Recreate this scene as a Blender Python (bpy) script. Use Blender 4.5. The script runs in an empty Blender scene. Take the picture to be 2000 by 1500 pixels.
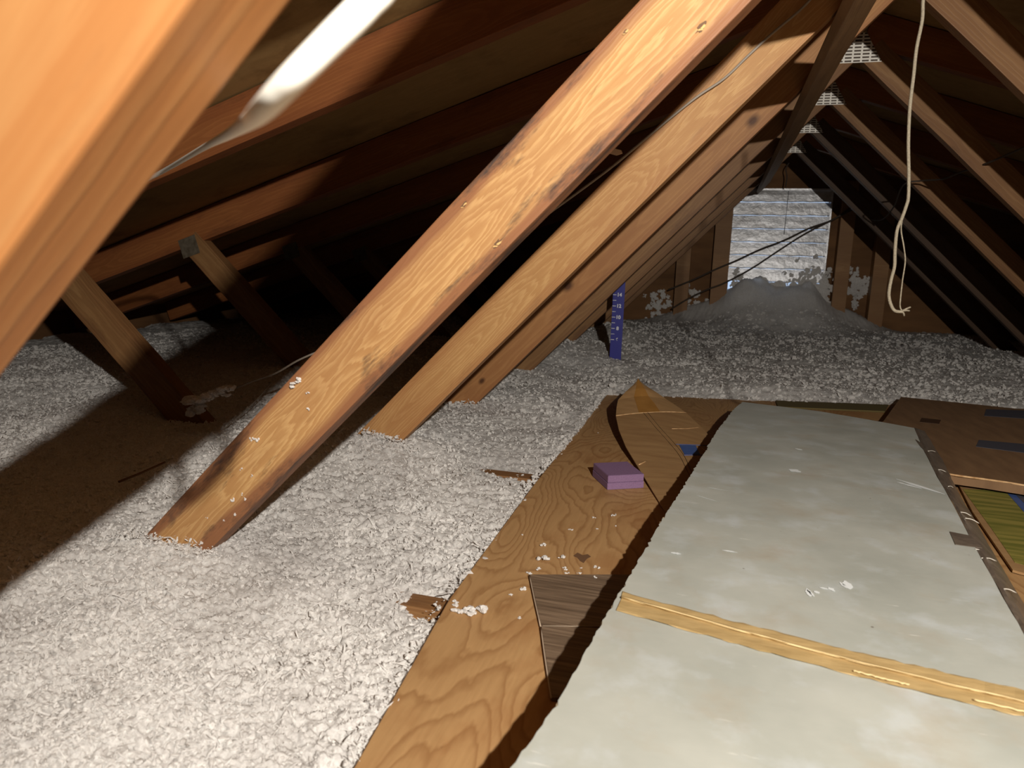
import bpy, bmesh, math, random
import numpy as np
from mathutils import Vector, Matrix
random.seed(7)
SC = bpy.context.scene
C = SC.collection
# ------------------------------------------------------------------ camera
F = 1346.62                       # focal length in pixels of the 2000 x 1500 frame
YAW, PITCH, ROLL = 0.27, 0.17181, 0.03172
def cam_axes():
    cy, sy, cp, sp = math.cos(YAW), math.sin(YAW), math.cos(PITCH), math.sin(PITCH)
    fw = Vector((-sy, cy, 0)); rt = Vector((cy, sy, 0)); up = Vector((0, 0, 1))
    f2 = fw*cp - up*sp; u2 = up*cp + fw*sp
    cr, sr = math.cos(ROLL), math.sin(ROLL)
    return rt*cr + u2*sr, u2*cr - rt*sr, f2
RT, UP, FW = cam_axes()
cd = bpy.data.cameras.new('camera'); cam = bpy.data.objects.new('camera', cd); C.objects.link(cam)
cd.sensor_width = 36; cd.sensor_fit = 'HORIZONTAL'; cd.lens = F/2000*36
cd.clip_start = 0.02; cd.clip_end = 60
cam.matrix_world = Matrix((( RT.x, UP.x, -FW.x, 0), (RT.y, UP.y, -FW.y, 0), (RT.z, UP.z, -FW.z, 0), (0, 0, 0, 1)))
cd.dof.use_dof = True; cd.dof.focus_distance = 1.5; cd.dof.aperture_fstop = 9.0
SC.camera = cam
# ------------------------------------------------------------------ light
w = bpy.data.worlds.new('sky'); SC.world = w; w.use_nodes = True
w.node_tree.nodes['Background'].inputs[0].default_value = (.55, .72, 1, 1)
w.node_tree.nodes['Background'].inputs[1].default_value = .9
LAMP = Vector((0.455, -0.42, 0.45))
ld = bpy.data.lights.new('hand_lamp', 'SPOT'); ld.energy = 166; ld.color = (1, .93, .83)
ld.shadow_soft_size = 0.014; ld.spot_size = math.radians(140); ld.spot_blend = 1
lo = bpy.data.objects.new('hand_lamp', ld); C.objects.link(lo); lo.location = LAMP
lo.rotation_euler = Vector((-.32, 1.3, -.45)).to_track_quat('-Z', 'Y').to_euler()
SC.view_settings.view_transform = 'Standard'; SC.view_settings.look = 'None'
SC.view_settings.exposure = 0.0; SC.view_settings.gamma = 1.0
SC.view_settings.use_curve_mapping = False
# ------------------------------------------------------------------ places seen in the photograph
def ray(x, y): return RT*((x-1000)/F) - UP*((y-750)/F) + FW
def atY(x, y, Y): d = ray(x, y); return d*(Y/d.y)
def atZ(x, y, Z): d = ray(x, y); return d*(Z/d.z)
def atD(x, y, D): return ray(x, y)*D
S = 0.61; Y1 = 0.8062
def YK(k): return Y1 + (k-1)*S
RX, RZ = 0.4246, 0.7015           # where the lower edges of the two inner webs meet
TL, TR = math.tan(0.8019), math.tan(0.7572)
RAF = math.tan(0.3237)            # roof pitch
RB = RZ + 0.048                   # rafter undersides at the ridge
RH = 0.105                        # rafter depth
ZP = -0.45                        # top of the plywood
ZC = ZP - 0.0125                  # top of the bottom chords
# ------------------------------------------------------------------ node helpers
def mat(name):
    m = bpy.data.materials.new(name); m.use_nodes = True
    nt = m.node_tree; b = nt.nodes['Principled BSDF']
    return m, nt, b
def N(nt, typ, **kw):
    n = nt.nodes.new(typ)
    for k, v in kw.items():
        if k.startswith('i_'):
            key = k[2:]
            key = int(key) if key.isdigit() else key.replace('_', ' ')
            n.inputs[key].default_value = v
        else: setattr(n, k, v)
    return n
def math_n(nt, op, a, b=None, c=None):
    n = N(nt, 'ShaderNodeMath', operation=op)
    for i, v in enumerate((a, b, c)):
        if v is None: continue
        if isinstance(v, (int, float)): n.inputs[i].default_value = v
        else: nt.links.new(v, n.inputs[i])
    return n.outputs[0]
def mixc(nt, f, a, b, mode='MIX'):
    n = N(nt, 'ShaderNodeMix', data_type='RGBA', blend_type=mode)
    if isinstance(f, (int, float)): n.inputs['Factor'].default_value = f
    else: nt.links.new(f, n.inputs['Factor'])
    for s, v in ((6, a), (7, b)):
        if isinstance(v, tuple): n.inputs[s].default_value = (*v[:3], 1)
        else: nt.links.new(v, n.inputs[s])
    return n.outputs[2]
def ramp(nt, src, stops):
    n = N(nt, 'ShaderNodeValToRGB'); nt.links.new(src, n.inputs[0])
    e = n.color_ramp.elements
    while len(e) < len(stops): e.new(.5)
    for q, (p, c) in zip(e, stops):
        q.position = p; q.color = (*c, 1) if isinstance(c, tuple) else (c, c, c, 1)
    return n.outputs[0]
def sc(*c): # sRGB 0-255 to linear
    return tuple(((v/255)/12.92 if v/255 <= .04045 else ((v/255+.055)/1.055)**2.4) for v in c)
def noise(nt, vec, scale, detail=3, rough=.55, dist=0):
    n = N(nt, 'ShaderNodeTexNoise'); n.inputs['Scale'].default_value = scale
    n.inputs['Detail'].default_value = detail; n.inputs['Roughness'].default_value = rough
    n.inputs['Distortion'].default_value = dist
    if vec is not None: nt.links.new(vec, n.inputs['Vector'])
    return n.outputs['Fac']
def mapping(nt, vec, loc=(0, 0, 0), rot=(0, 0, 0), scale=(1, 1, 1)):
    n = N(nt, 'ShaderNodeMapping'); nt.links.new(vec, n.inputs[0])
    n.inputs[1].default_value = loc; n.inputs[2].default_value = rot; n.inputs[3].default_value = scale
    return n.outputs[0]
def objco(nt): return N(nt, 'ShaderNodeTexCoord').outputs['Object']
def bump(nt, b, h, dist=.001, strength=.6):
    n = N(nt, 'ShaderNodeBump'); n.inputs['Distance'].default_value = dist
    n.inputs['Strength'].default_value = strength
    nt.links.new(h, n.inputs['Height']); nt.links.new(n.outputs[0], b.inputs['Normal'])
def wood(name, c_lo, c_hi, c_edge, c_dirt, edge=.5, dirt=.3, ring=170, rough=.55, knots=(), tilt=.035, wob=.05, halfw=.044, zc=.044, offset=0):
    m, nt, b = mat(name); L = nt.links
    co = objco(nt)
    oi = N(nt, 'ShaderNodeObjectInfo')
    cmb = N(nt, 'ShaderNodeCombineXYZ'); L.new(math_n(nt, 'MULTIPLY', oi.outputs['Random'], 7.0), cmb.inputs[0])
    va = N(nt, 'ShaderNodeVectorMath', operation='ADD'); L.new(co, va.inputs[0])
    if offset: cmb.inputs[0].default_value = 0
    L.new(cmb.outputs[0], va.inputs[1]); v = va.outputs[0]
    sx = N(nt, 'ShaderNodeSeparateXYZ'); L.new(co, sx.inputs[0])
    sv = N(nt, 'ShaderNodeSeparateXYZ'); L.new(v, sv.inputs[0])
    # growth rings about an axis that wanders along the board
    nx = N(nt, 'ShaderNodeTexNoise', noise_dimensions='1D'); nx.inputs['Scale'].default_value = .75; nx.inputs['Detail'].default_value = 4; nx.inputs['Roughness'].default_value = .5
    L.new(math_n(nt, 'ADD', sv.outputs[0], offset), nx.inputs['W'])
    sm = noise(nt, mapping(nt, v, scale=(3.5, 30, 30)), 1, 5, .62)
    zz = math_n(nt, 'ADD', math_n(nt, 'SUBTRACT', sx.outputs[2], zc), math_n(nt, 'MULTIPLY', math_n(nt, 'SUBTRACT', nx.outputs['Fac'], .5), wob))
    yy = math_n(nt, 'ADD', math_n(nt, 'ADD', sx.outputs[1], .02), math_n(nt, 'MULTIPLY', math_n(nt, 'SUBTRACT', nx.outputs['Fac'], .52), wob*2.2))
    zz = math_n(nt, 'MULTIPLY', zz, .8)
    r = math_n(nt, 'SQRT', math_n(nt, 'ADD', math_n(nt, 'MULTIPLY', zz, zz), math_n(nt, 'MULTIPLY', yy, yy)))
    r = math_n(nt, 'ADD', r, math_n(nt, 'MULTIPLY', sm, .020))
    r = math_n(nt, 'ADD', r, math_n(nt, 'MULTIPLY', sv.outputs[0], tilt*.25))
    fr = math_n(nt, 'FRACT', math_n(nt, 'MULTIPLY', r, ring))
    line = ramp(nt, fr, [(0, 0.15), (.45, .3), (.78, 1.0), (.9, .75), (1, .15)])
    fine = noise(nt, mapping(nt, v, scale=(12, 300, 300)), 1, 4)
    g = math_n(nt, 'ADD', math_n(nt, 'MULTIPLY', line, .65), math_n(nt, 'MULTIPLY', fine, .45))
    col = mixc(nt, g, c_lo, c_hi)
    blotch = noise(nt, mapping(nt, v, scale=(2.5, 14, 14)), 1, 4)
    col = mixc(nt, ramp(nt, blotch, [(.35, 0.0), (.7, .45)]), col, c_edge)
    # red-brown sapwood stain along both edges of the face
    d = math_n(nt, 'DIVIDE', math_n(nt, 'ABSOLUTE', math_n(nt, 'SUBTRACT', sx.outputs[2], halfw)), halfw)
    dn = math_n(nt, 'ADD', d, math_n(nt, 'MULTIPLY', math_n(nt, 'SUBTRACT', noise(nt, mapping(nt, v, scale=(3, 12, 12)), 1, 3), .5), .9))
    em = math_n(nt, 'MULTIPLY', ramp(nt, dn, [(.55, 0.0), (.78, 1.0)]), edge)
    col = mixc(nt, em, col, c_edge)
    dm = noise(nt, mapping(nt, v, loc=(3, 0, 0), scale=(5, 22, 22)), 1, 6, .7)
    dd = math_n(nt, 'MULTIPLY', ramp(nt, math_n(nt, 'ADD', dm, math_n(nt, 'MULTIPLY', dn, .12)), [(.62, 0.0), (.74, 1.0)]), dirt)
    col = mixc(nt, dd, col, c_dirt)
    for (kx, kz, kr) in knots:
        dx = math_n(nt, 'SUBTRACT', sx.outputs[0], kx); dz = math_n(nt, 'MULTIPLY', math_n(nt, 'SUBTRACT', sx.outputs[2], kz), 1.5)
        rr = math_n(nt, 'SQRT', math_n(nt, 'ADD', math_n(nt, 'MULTIPLY', dx, dx), math_n(nt, 'MULTIPLY', dz, dz)))
        rr = math_n(nt, 'ADD', rr, math_n(nt, 'MULTIPLY', sm, kr*.3))
        mk = ramp(nt, math_n(nt, 'DIVIDE', rr, kr*2), [(.35, 1.0), (.6, .5), (.9, 0.0)])
        col = mixc(nt, mk, col, tuple(c*.35 for c in c_edge))
    L.new(col, b.inputs['Base Color']); b.inputs['Roughness'].default_value = rough
    b.inputs['Specular IOR Level'].default_value = .3
    bump(nt, b, g, .0006, .5)
    return m
W_T0 = wood('fir near', sc(166, 110, 62), sc(182, 134, 84), sc(150, 94, 52), sc(120, 78, 50), .15, .25, ring=90, wob=.03)
W_T1 = wood('fir pitch streaked', sc(164, 116, 68), sc(208, 168, 114), sc(136, 90, 62), sc(70, 56, 50), .9, 1.0, ring=330, wob=.04, offset=1.7)
W_T2 = wood('fir golden', sc(166, 120, 72), sc(196, 156, 104), sc(150, 98, 60), sc(96, 70, 50), .35, .35, ring=290, offset=4.1)
W_T3 = wood('fir knotted', sc(152, 106, 64), sc(178, 132, 84), sc(138, 88, 54), sc(90, 60, 42), .4, .3, ring=150, knots=((.62, .062, .016), (1.28, .03, .016), (.22, .04, .01)), offset=5.3)
W_MEM = wood('fir truss member', sc(126, 90, 56), sc(152, 116, 76), sc(110, 72, 44), sc(84, 56, 38), .35, .35, ring=150)
W_SHADED = wood('shaded truss fir', sc(78, 58, 42), sc(94, 72, 54), sc(64, 46, 34), sc(50, 40, 32), .3, .3, ring=150)  # truss fir darkened: shade on the far right-hand webs put into the colour
W_RAF = wood('fir rafter red', sc(132, 80, 44), sc(154, 98, 56), sc(118, 66, 38), sc(70, 44, 30), .4, .3, ring=170)
W_BRACE = wood('weathered brace', sc(140, 108, 74), sc(158, 128, 92), sc(120, 88, 58), sc(80, 60, 42), .3, .3, ring=160)
W_STUD = wood('gable stud pine', sc(152, 112, 72), sc(170, 132, 90), sc(130, 88, 54), sc(100, 72, 48), .2, .2, ring=120)

def simple(name, col, rough=.6, metal=0, nscale=0, namt=.2, col2=None, bmp=0, spec=.4, detail=4, stretch=(1, 1, 1)):
    m, nt, b = mat(name)
    b.inputs['Base Color'].default_value = (*col, 1); b.inputs['Roughness'].default_value = rough
    b.inputs['Metallic'].default_value = metal; b.inputs['Specular IOR Level'].default_value = spec
    if nscale:
        n = noise(nt, mapping(nt, objco(nt), scale=stretch), nscale, detail)
        c = mixc(nt, ramp(nt, n, [(.5-namt, 0.0), (.5+namt, 1.0)]), col, col2 or tuple(x*.7 for x in col))
        nt.links.new(c, b.inputs['Base Color'])
        if bmp: bump(nt, b, n, bmp, .7)
    return m
# roof sheathing plywood
def m_sheath():
    m, nt, b = mat('roof plywood dark'); co = objco(nt)
    n1 = noise(nt, mapping(nt, co, scale=(3, 30, 30)), 1, 5, .6, 1.2)
    n2 = noise(nt, co, 5, 5, .65)
    c = mixc(nt, n1, sc(142, 112, 70), sc(176, 142, 94))
    c = mixc(nt, ramp(nt, n2, [(.5, 0.0), (.72, .7)]), c, sc(104, 78, 48))
    nt.links.new(c, b.inputs['Base Color']); b.inputs['Roughness'].default_value = .75
    b.inputs['Specular IOR Level'].default_value = .15
    bump(nt, b, n1, .001, .4); return m
M_SHEATH = m_sheath()
def m_ply():
    m, nt, b = mat('plywood deck'); co = objco(nt); L = nt.links
    # wavy cathedral face grain
    big = noise(nt, mapping(nt, co, loc=(.3, .1, 0), scale=(4.5, 1.5, 1)), 1, 2, .4)
    sm = noise(nt, mapping(nt, co, scale=(30, 10, 1)), 1, 3, .6)
    h = math_n(nt, 'ADD', big, math_n(nt, 'MULTIPLY', sm, .035))
    fr = math_n(nt, 'FRACT', math_n(nt, 'MULTIPLY', h, 44))
    line = ramp(nt, fr, [(0, 0.0), (.55, .2), (.85, 1.0), (1, 0.0)])
    fib = noise(nt, mapping(nt, co, scale=(160, 9, 1)), 1, 4, .6)
    c = mixc(nt, fib, sc(162, 126, 84), sc(188, 150, 104))
    c = mixc(nt, math_n(nt, 'MULTIPLY', line, .6), c, sc(134, 94, 56))
    st = noise(nt, mapping(nt, co, loc=(1.5, 3, 0), scale=(7, 4, 1)), 1, 5, .6)
    c = mixc(nt, ramp(nt, st, [(.52, 0.0), (.62, .4), (.8, .55)]), c, sc(146, 100, 60))
    sp = noise(nt, mapping(nt, co, loc=(5, 3, 0), scale=(26, 18, 1)), 1, 3, .6)
    c = mixc(nt, ramp(nt, sp, [(.72, 0.0), (.76, .7)]), c, sc(80, 56, 36))
    L.new(c, b.inputs['Base Color']); b.inputs['Roughness'].default_value = .6
    b.inputs['Specular IOR Level'].default_value = .25
    bump(nt, b, fib, .0006, .5); return m
M_PLY = m_ply()
M_PLYEDGE = simple('plywood edge', sc(150, 100, 60), .8)
def m_insul():
    m, nt, b = mat('loose white insulation'); co = objco(nt); L = nt.links
    n1 = noise(nt, co, 260, 4, .7); n2 = noise(nt, co, 70, 4, .65); n3 = noise(nt, co, 4, 4, .6)
    c = mixc(nt, ramp(nt, n1, [(.36, 0.0), (.6, 1.0)]), sc(224, 221, 219), sc(252, 251, 249))
    c = mixc(nt, ramp(nt, n2, [(.26, .45), (.38, 0.0)]), c, sc(186, 180, 177))
    c = mixc(nt, ramp(nt, n3, [(.5, 0.0), (.72, .35)]), c, sc(186, 180, 178))
    n4 = noise(nt, mapping(nt, co, loc=(9, 2, 1)), 120, 2, .5)
    c = mixc(nt, ramp(nt, n4, [(.2, .8), (.27, 0.0)]), c, sc(90, 80, 74))
    L.new(c, b.inputs['Base Color']); b.inputs['Roughness'].default_value = .95
    b.inputs['Specular IOR Level'].default_value = .1
    h = math_n(nt, 'ADD', math_n(nt, 'MULTIPLY', n1, .4), math_n(nt, 'MULTIPLY', n2, 1.0))
    bump(nt, b, h, .0014, .5)
    # fibres let some light through
    tr = N(nt, 'ShaderNodeBsdfTranslucent'); L.new(c, tr.inputs[0])
    mx = N(nt, 'ShaderNodeMixShader'); mx.inputs[0].default_value = .38
    out = nt.nodes['Material Output']
    L.new(b.outputs[0], mx.inputs[1]); L.new(tr.outputs[0], mx.inputs[2]); L.new(mx.outputs[0], out.inputs[0])
    return m
M_INS = m_insul()
def m_board():
    m, nt, b = mat('grey paper facing'); co = objco(nt); L = nt.links
    n1 = noise(nt, co, 7, 4, .55); n2 = noise(nt, mapping(nt, co, loc=(4, 1, 0)), 14, 5, .6); n3 = noise(nt, mapping(nt, co, scale=(60, 140, 1)), 1, 3)
    c = mixc(nt, ramp(nt, n1, [(.3, 0.0), (.7, 1.0)]), sc(166, 170, 163), sc(186, 189, 182))
    c = mixc(nt, ramp(nt, n2, [(.52, 0.0), (.72, .5)]), c, sc(198, 206, 212))
    c = mixc(nt, ramp(nt, noise(nt, mapping(nt, co, loc=(7, 7, 0)), 10, 5, .6), [(.53, 0.0), (.72, .5)]), c, sc(170, 160, 142))
    # scuffs: short pale scratches, and dark flecks
    s1 = noise(nt, mapping(nt, co, rot=(0, 0, .5), scale=(14, 150, 1)), 1, 3, .6)
    s2 = noise(nt, mapping(nt, co, loc=(3, 0, 0)), 9, 2)
    sm = math_n(nt, 'MULTIPLY', ramp(nt, s1, [(.68, 0.0), (.72, 1.0)]), ramp(nt, s2, [(.48, 0.0), (.6, .7)]))
    c = mixc(nt, sm, c, sc(236, 236, 230))
    vo = N(nt, 'ShaderNodeTexVoronoi'); vo.inputs['Scale'].default_value = 26; L.new(co, vo.inputs['Vector'])
    dsp = ramp(nt, math_n(nt, 'ADD', vo.outputs['Distance'], math_n(nt, 'MULTIPLY', noise(nt, co, 90, 2), .10)), [(.075, .8), (.095, 0.0)])
    dsp = math_n(nt, 'MULTIPLY', dsp, ramp(nt, noise(nt, mapping(nt, co, loc=(2, 8, 0)), 11, 2), [(.5, 0.0), (.56, 1.0)]))
    c = mixc(nt, dsp, c, sc(96, 84, 74))
    L.new(c, b.inputs['Base Color'])
    L.new(ramp(nt, n2, [(.3, .38), (.7, .55)]), b.inputs['Roughness'])
    b.inputs['Specular IOR Level'].default_value = .35
    h = math_n(nt, 'ADD', math_n(nt, 'MULTIPLY', noise(nt, co, 9, 2), .5), math_n(nt, 'MULTIPLY', n3, .1))
    bump(nt, b, h, .003, .4); return m
M_BOARD = m_board()
M_CRUMB = simple('crumbly board core', sc(206, 190, 160), .95, nscale=60, col2=sc(150, 130, 104), bmp=.003)
M_KTAPE = simple('tan paper tape', sc(188, 162, 114), .6, nscale=22, col2=sc(168, 142, 96), bmp=.002, stretch=(1, 3, 1))
M_KTAPE_L = simple('tan tape crease', sc(222, 198, 148), .6)
M_DUCT = simple('grey plastic tape', sc(118, 106, 94), .28, nscale=30, col2=sc(92, 82, 74), bmp=.003, spec=.6)
M_CREASE = simple('pale tape crease', sc(220, 215, 205), .3)
M_CARD = simple('brown cardboard', sc(164, 130, 88), .7, nscale=9, col2=sc(146, 112, 74), bmp=.0008, stretch=(1, 5, 1))
M_CARD_D = simple('brown cardboard dull', sc(132, 102, 72), .75, nscale=7, col2=sc(114, 86, 60), bmp=.0008, stretch=(5, 1, 1))
M_CTAPE = simple('clear brown tape on card', sc(146, 104, 52), .25, nscale=20, col2=sc(166, 120, 64), bmp=.001, spec=.6)
M_CARD_E = simple('torn card edge', sc(222, 186, 140), .8, nscale=60, col2=sc(170, 130, 88))
M_BLUE = simple('blue print', sc(54, 80, 140), .6, nscale=60, col2=sc(70, 92, 142))
M_NAVY = simple('navy grey print', sc(74, 74, 84), .6)
M_INK = simple('dark ink line', sc(70, 48, 32), .6)
def m_green():
    m, nt, b = mat('green striped print'); co = objco(nt)
    n = noise(nt, mapping(nt, co, rot=(0, 0, .1), scale=(6, 60, 1)), 1, 3)
    c = mixc(nt, ramp(nt, n, [(.4, 0.0), (.6, 1.0)]), sc(104, 104, 40), sc(140, 130, 62))
    nt.links.new(c, b.inputs['Base Color']); b.inputs['Roughness'].default_value = .65; return m
M_GREEN = m_green()
M_PURPLE = simple('purple foam', sc(136, 108, 142), .75, nscale=400, col2=sc(122, 94, 128), bmp=.0006, namt=.2)
def m_vinyl():
    m, nt, b = mat('grey brown vinyl plank'); co = objco(nt)
    n = noise(nt, mapping(nt, co, scale=(7, 190, 1)), 1, 5, .65); n2 = noise(nt, mapping(nt, co, scale=(3, 40, 1)), 1, 3, .5, .6)
    c = mixc(nt, ramp(nt, n, [(.35, 0.0), (.65, 1.0)]), sc(84, 68, 54), sc(132, 112, 92))
    c = mixc(nt, ramp(nt, n2, [(.55, 0.0), (.7, .5)]), c, sc(70, 56, 44))
    nt.links.new(c, b.inputs['Base Color']); b.inputs['Roughness'].default_value = .5
    bump(nt, b, n, .0005, .5); return m
M_VINYL = m_vinyl()
M_VEDGE = simple('plank edge', sc(178, 160, 140), .6)
M_RULER = simple('blue plastic', sc(50, 52, 140), .45)
M_WHITE = simple('white print', sc(226, 226, 232), .5)
M_CABLE = simple('white cable sheath', sc(252, 250, 240), .6)
M_CORD = simple('off white cord', sc(148, 140, 122), .8, nscale=500, col2=sc(120, 110, 94), bmp=.001)
M_WIRE = simple('grey wire', sc(150, 140, 128), .6)
M_WIREB = simple('dark dusty wire', sc(72, 62, 54), .8)
M_STICK = simple('thin brown rod', sc(104, 74, 44), .7)
M_DRYWALL = simple('ceiling drywall', sc(150, 140, 125), .9)
M_GABLE = simple('gable plywood', sc(128, 92, 58), .85, nscale=3, col2=sc(96, 66, 40), stretch=(1, 1, 4))
def m_galv():
    m, nt, b = mat('galvanised steel'); co = objco(nt)
    n = noise(nt, co, 14, 5, .65); n2 = noise(nt, mapping(nt, co, scale=(5, 5, 20)), 1, 4)
    c = mixc(nt, ramp(nt, n, [(.3, 0.0), (.7, 1.0)]), sc(200, 202, 206), sc(240, 242, 248))
    c = mixc(nt, ramp(nt, n2, [(.5, 0.0), (.75, .6)]), c, sc(108, 100, 92))
    nt.links.new(c, b.inputs['Base Color']); b.inputs['Roughness'].default_value = .42; b.inputs['Metallic'].default_value = .6
    bump(nt, b, noise(nt, co, 24, 4, .6), .01, .35)
    return m
M_GALV = m_galv()
def m_gusset():
    m, nt, b = mat('punched gusset steel'); co = objco(nt)
    sx = N(nt, 'ShaderNodeSeparateXYZ'); nt.links.new(co, sx.inputs[0])
    a = math_n(nt, 'FRACT', math_n(nt, 'MULTIPLY', sx.outputs[2], 95)); c2 = math_n(nt, 'FRACT', math_n(nt, 'MULTIPLY', sx.outputs[0], 38))
    hole = math_n(nt, 'MULTIPLY', math_n(nt, 'GREATER_THAN', a, .5), math_n(nt, 'GREATER_THAN', c2, .22))
    c = mixc(nt, hole, sc(226, 222, 214), sc(70, 56, 44))
    nt.links.new(c, b.inputs['Base Color']); b.inputs['Roughness'].default_value = .4; b.inputs['Metallic'].default_value = .2
    return m
M_GUSSET = m_gusset()
M_TUFT = M_INS
# ------------------------------------------------------------------ object helpers
def tag(o, label=None, cat=None, group=None, kind=None):
    if label: o['label'] = label
    if cat: o['category'] = cat
    if group: o['group'] = group
    if kind: o['kind'] = kind
    return o
def empty(name, loc, label, cat, group=None):
    o = bpy.data.objects.new(name, None); C.objects.link(o); o.location = loc; o.empty_display_size = .05
    return tag(o, label, cat, group)
def par(o, p):
    if p is not None:
        o.parent = p; o.matrix_parent_inverse = Matrix.Translation(p.location).inverted()
    return o
def link(name, bm, m, parent=None, mw=None, smooth=False):
    me = bpy.data.meshes.new(name); bm.normal_update(); bm.to_mesh(me); bm.free()
    for mm in (m if isinstance(m, (list, tuple)) else [m]): me.materials.append(mm)
    o = bpy.data.objects.new(name, me); C.objects.link(o)
    if smooth:
        for p in me.polygons: p.use_smooth = True
    if mw is not None: o.matrix_world = mw
    return par(o, parent)
def box_bm(x0, x1, y0, y1, z0, z1, bevel=0, segx=1, wob=0, seed=0):
    bm = bmesh.new(); rnd = random.Random(seed)
    xs = [x0+(x1-x0)*i/segx for i in range(segx+1)]
    ringsv = []
    for x in xs:
        dz, dy = rnd.uniform(-wob, wob), rnd.uniform(-wob, wob)
        if x in (x0, x1): dz = dy = 0
        ringsv.append([bm.verts.new((x, y+dy, z+dz)) for y, z in ((y0, z0), (y1, z0), (y1, z1), (y0, z1))])
    for a, b in zip(ringsv, ringsv[1:]):
        for i in range(4): bm.faces.new((a[i], a[(i+1) % 4], b[(i+1) % 4], b[i]))
    bm.faces.new(ringsv[0][::-1]); bm.faces.new(ringsv[-1])
    bmesh.ops.recalc_face_normals(bm, faces=bm.faces)
    if bevel:
        ed = [e for e in bm.edges if len(e.link_faces) == 2 and e.calc_face_angle(0) > .8]
        bmesh.ops.bevel(bm, geom=ed, offset=bevel, segments=2, affect='EDGES', profile=.6)
    return bm
def beam(name, p0, p1, upd, width, thick, m, parent=None, seg=10, wob=.0008, bevel=.0022, seed=None):
    """board whose lower-front edge runs p0 -> p1; width goes towards upd, thickness goes away along the third axis"""
    p0, p1 = Vector(p0), Vector(p1); X = (p1-p0).normalized()
    Zv = Vector(upd); Zv = (Zv - X*Zv.dot(X)).normalized(); Yv = Zv.cross(X)
    if Yv.y < 0: Yv = -Yv
    Lg = (p1-p0).length
    flip = X.cross(Yv).dot(Zv) < 0
    if flip: X = -X; p0 = p1.copy()
    mw = Matrix(((X.x, Yv.x, Zv.x, p0.x), (X.y, Yv.y, Zv.y, p0.y), (X.z, Yv.z, Zv.z, p0.z), (0, 0, 0, 1)))
    bm = box_bm(0, Lg, 0, thick, 0, width, bevel, seg, wob, seed if seed is not None else int(abs(p0.x*1000+p0.y*777)))
    return link(name, bm, m, parent, mw)
def prism(name, pts, thick, m, parent=None, down=True, bevel=0, smooth=False):
    """flat sheet: outline of 3D points, thickened downwards; object origin at the first corner's x, y"""
    o0 = Vector(pts[0]); bm = bmesh.new()
    tv = [bm.verts.new(Vector(p)-o0) for p in pts]; f = bm.faces.new(tv)
    if f.normal.z < 0 or (f.normal_update() or f.normal.z < 0): f.normal_flip()
    r = bmesh.ops.extrude_face_region(bm, geom=[f])
    vs = [g for g in r['geom'] if isinstance(g, bmesh.types.BMVert)]
    for v in vs: v.co.z -= thick
    bmesh.ops.recalc_face_normals(bm, faces=bm.faces)
    if bevel:
        ed = [e for e in bm.edges if e.calc_face_angle(0) > .8]
        bmesh.ops.bevel(bm, geom=ed, offset=bevel, segments=1, affect='EDGES')
    mw = Matrix.Translation(o0)
    return link(name, bm, m, parent, mw)
def catmull(pts, n=8):
    P = [Vector(p) for p in pts]; P = [P[0]*2-P[1]] + P + [P[-1]*2-P[-2]]; out = []
    for i in range(1, len(P)-2):
        for k in range(n):
            t = k/n; a, b, c, d = P[i-1:i+3]
            out.append(.5*((2*b)+(c-a)*t+(2*a-5*b+4*c-d)*t*t+(3*b-a-3*c+d)*t**3))
    out.append(P[-2]); return out
def tube(name, pts, rad, m, parent=None, n=8, sides=8, smooth=True):
    P = catmull(pts, n) if n > 1 else [Vector(p) for p in pts]
    bm = bmesh.new(); prev = None; ref = Vector((.3, .2, 1)).normalized(); o0 = P[0].copy()
    for i, p in enumerate(P):
        t = (P[min(i+1, len(P)-1)]-P[max(i-1, 0)]).normalized()
        if i == 0: u = t.cross(ref).normalized()
        else: u = (u - t*u.dot(t)).normalized()
        v = t.cross(u); r = rad if not callable(rad) else rad(i/(len(P)-1))
        ring = [bm.verts.new(p-o0+(u*math.cos(a)+v*math.sin(a))*r) for a in [2*math.pi*k/sides for k in range(sides)]]
        if prev:
            for k in range(sides): bm.faces.new((prev[k], prev[(k+1) % sides], ring[(k+1) % sides], ring[k]))
        else: first = ring
        prev = ring
    bm.faces.new(first[::-1]); bm.faces.new(prev)
    bmesh.ops.recalc_face_normals(bm, faces=bm.faces)
    return link(name, bm, m, parent, Matrix.Translation(o0), smooth=smooth)
# numpy value noise
def vnoise(x, y, seed=0):
    xi, yi = np.floor(x).astype(np.int64), np.floor(y).astype(np.int64); fx, fy = x-xi, y-yi
    fx = fx*fx*(3-2*fx); fy = fy*fy*(3-2*fy)
    def h(a, b):
        n = (a*374761393 + b*668265263 + seed*974634777) & 0xffffffff
        n = ((n ^ (n >> 13))*1274126177) & 0xffffffff
        return ((n ^ (n >> 16)) & 0xffff)/65535.0
    return (h(xi, yi)*(1-fx)+h(xi+1, yi)*fx)*(1-fy)+(h(xi, yi+1)*(1-fx)+h(xi+1, yi+1)*fx)*fy
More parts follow.
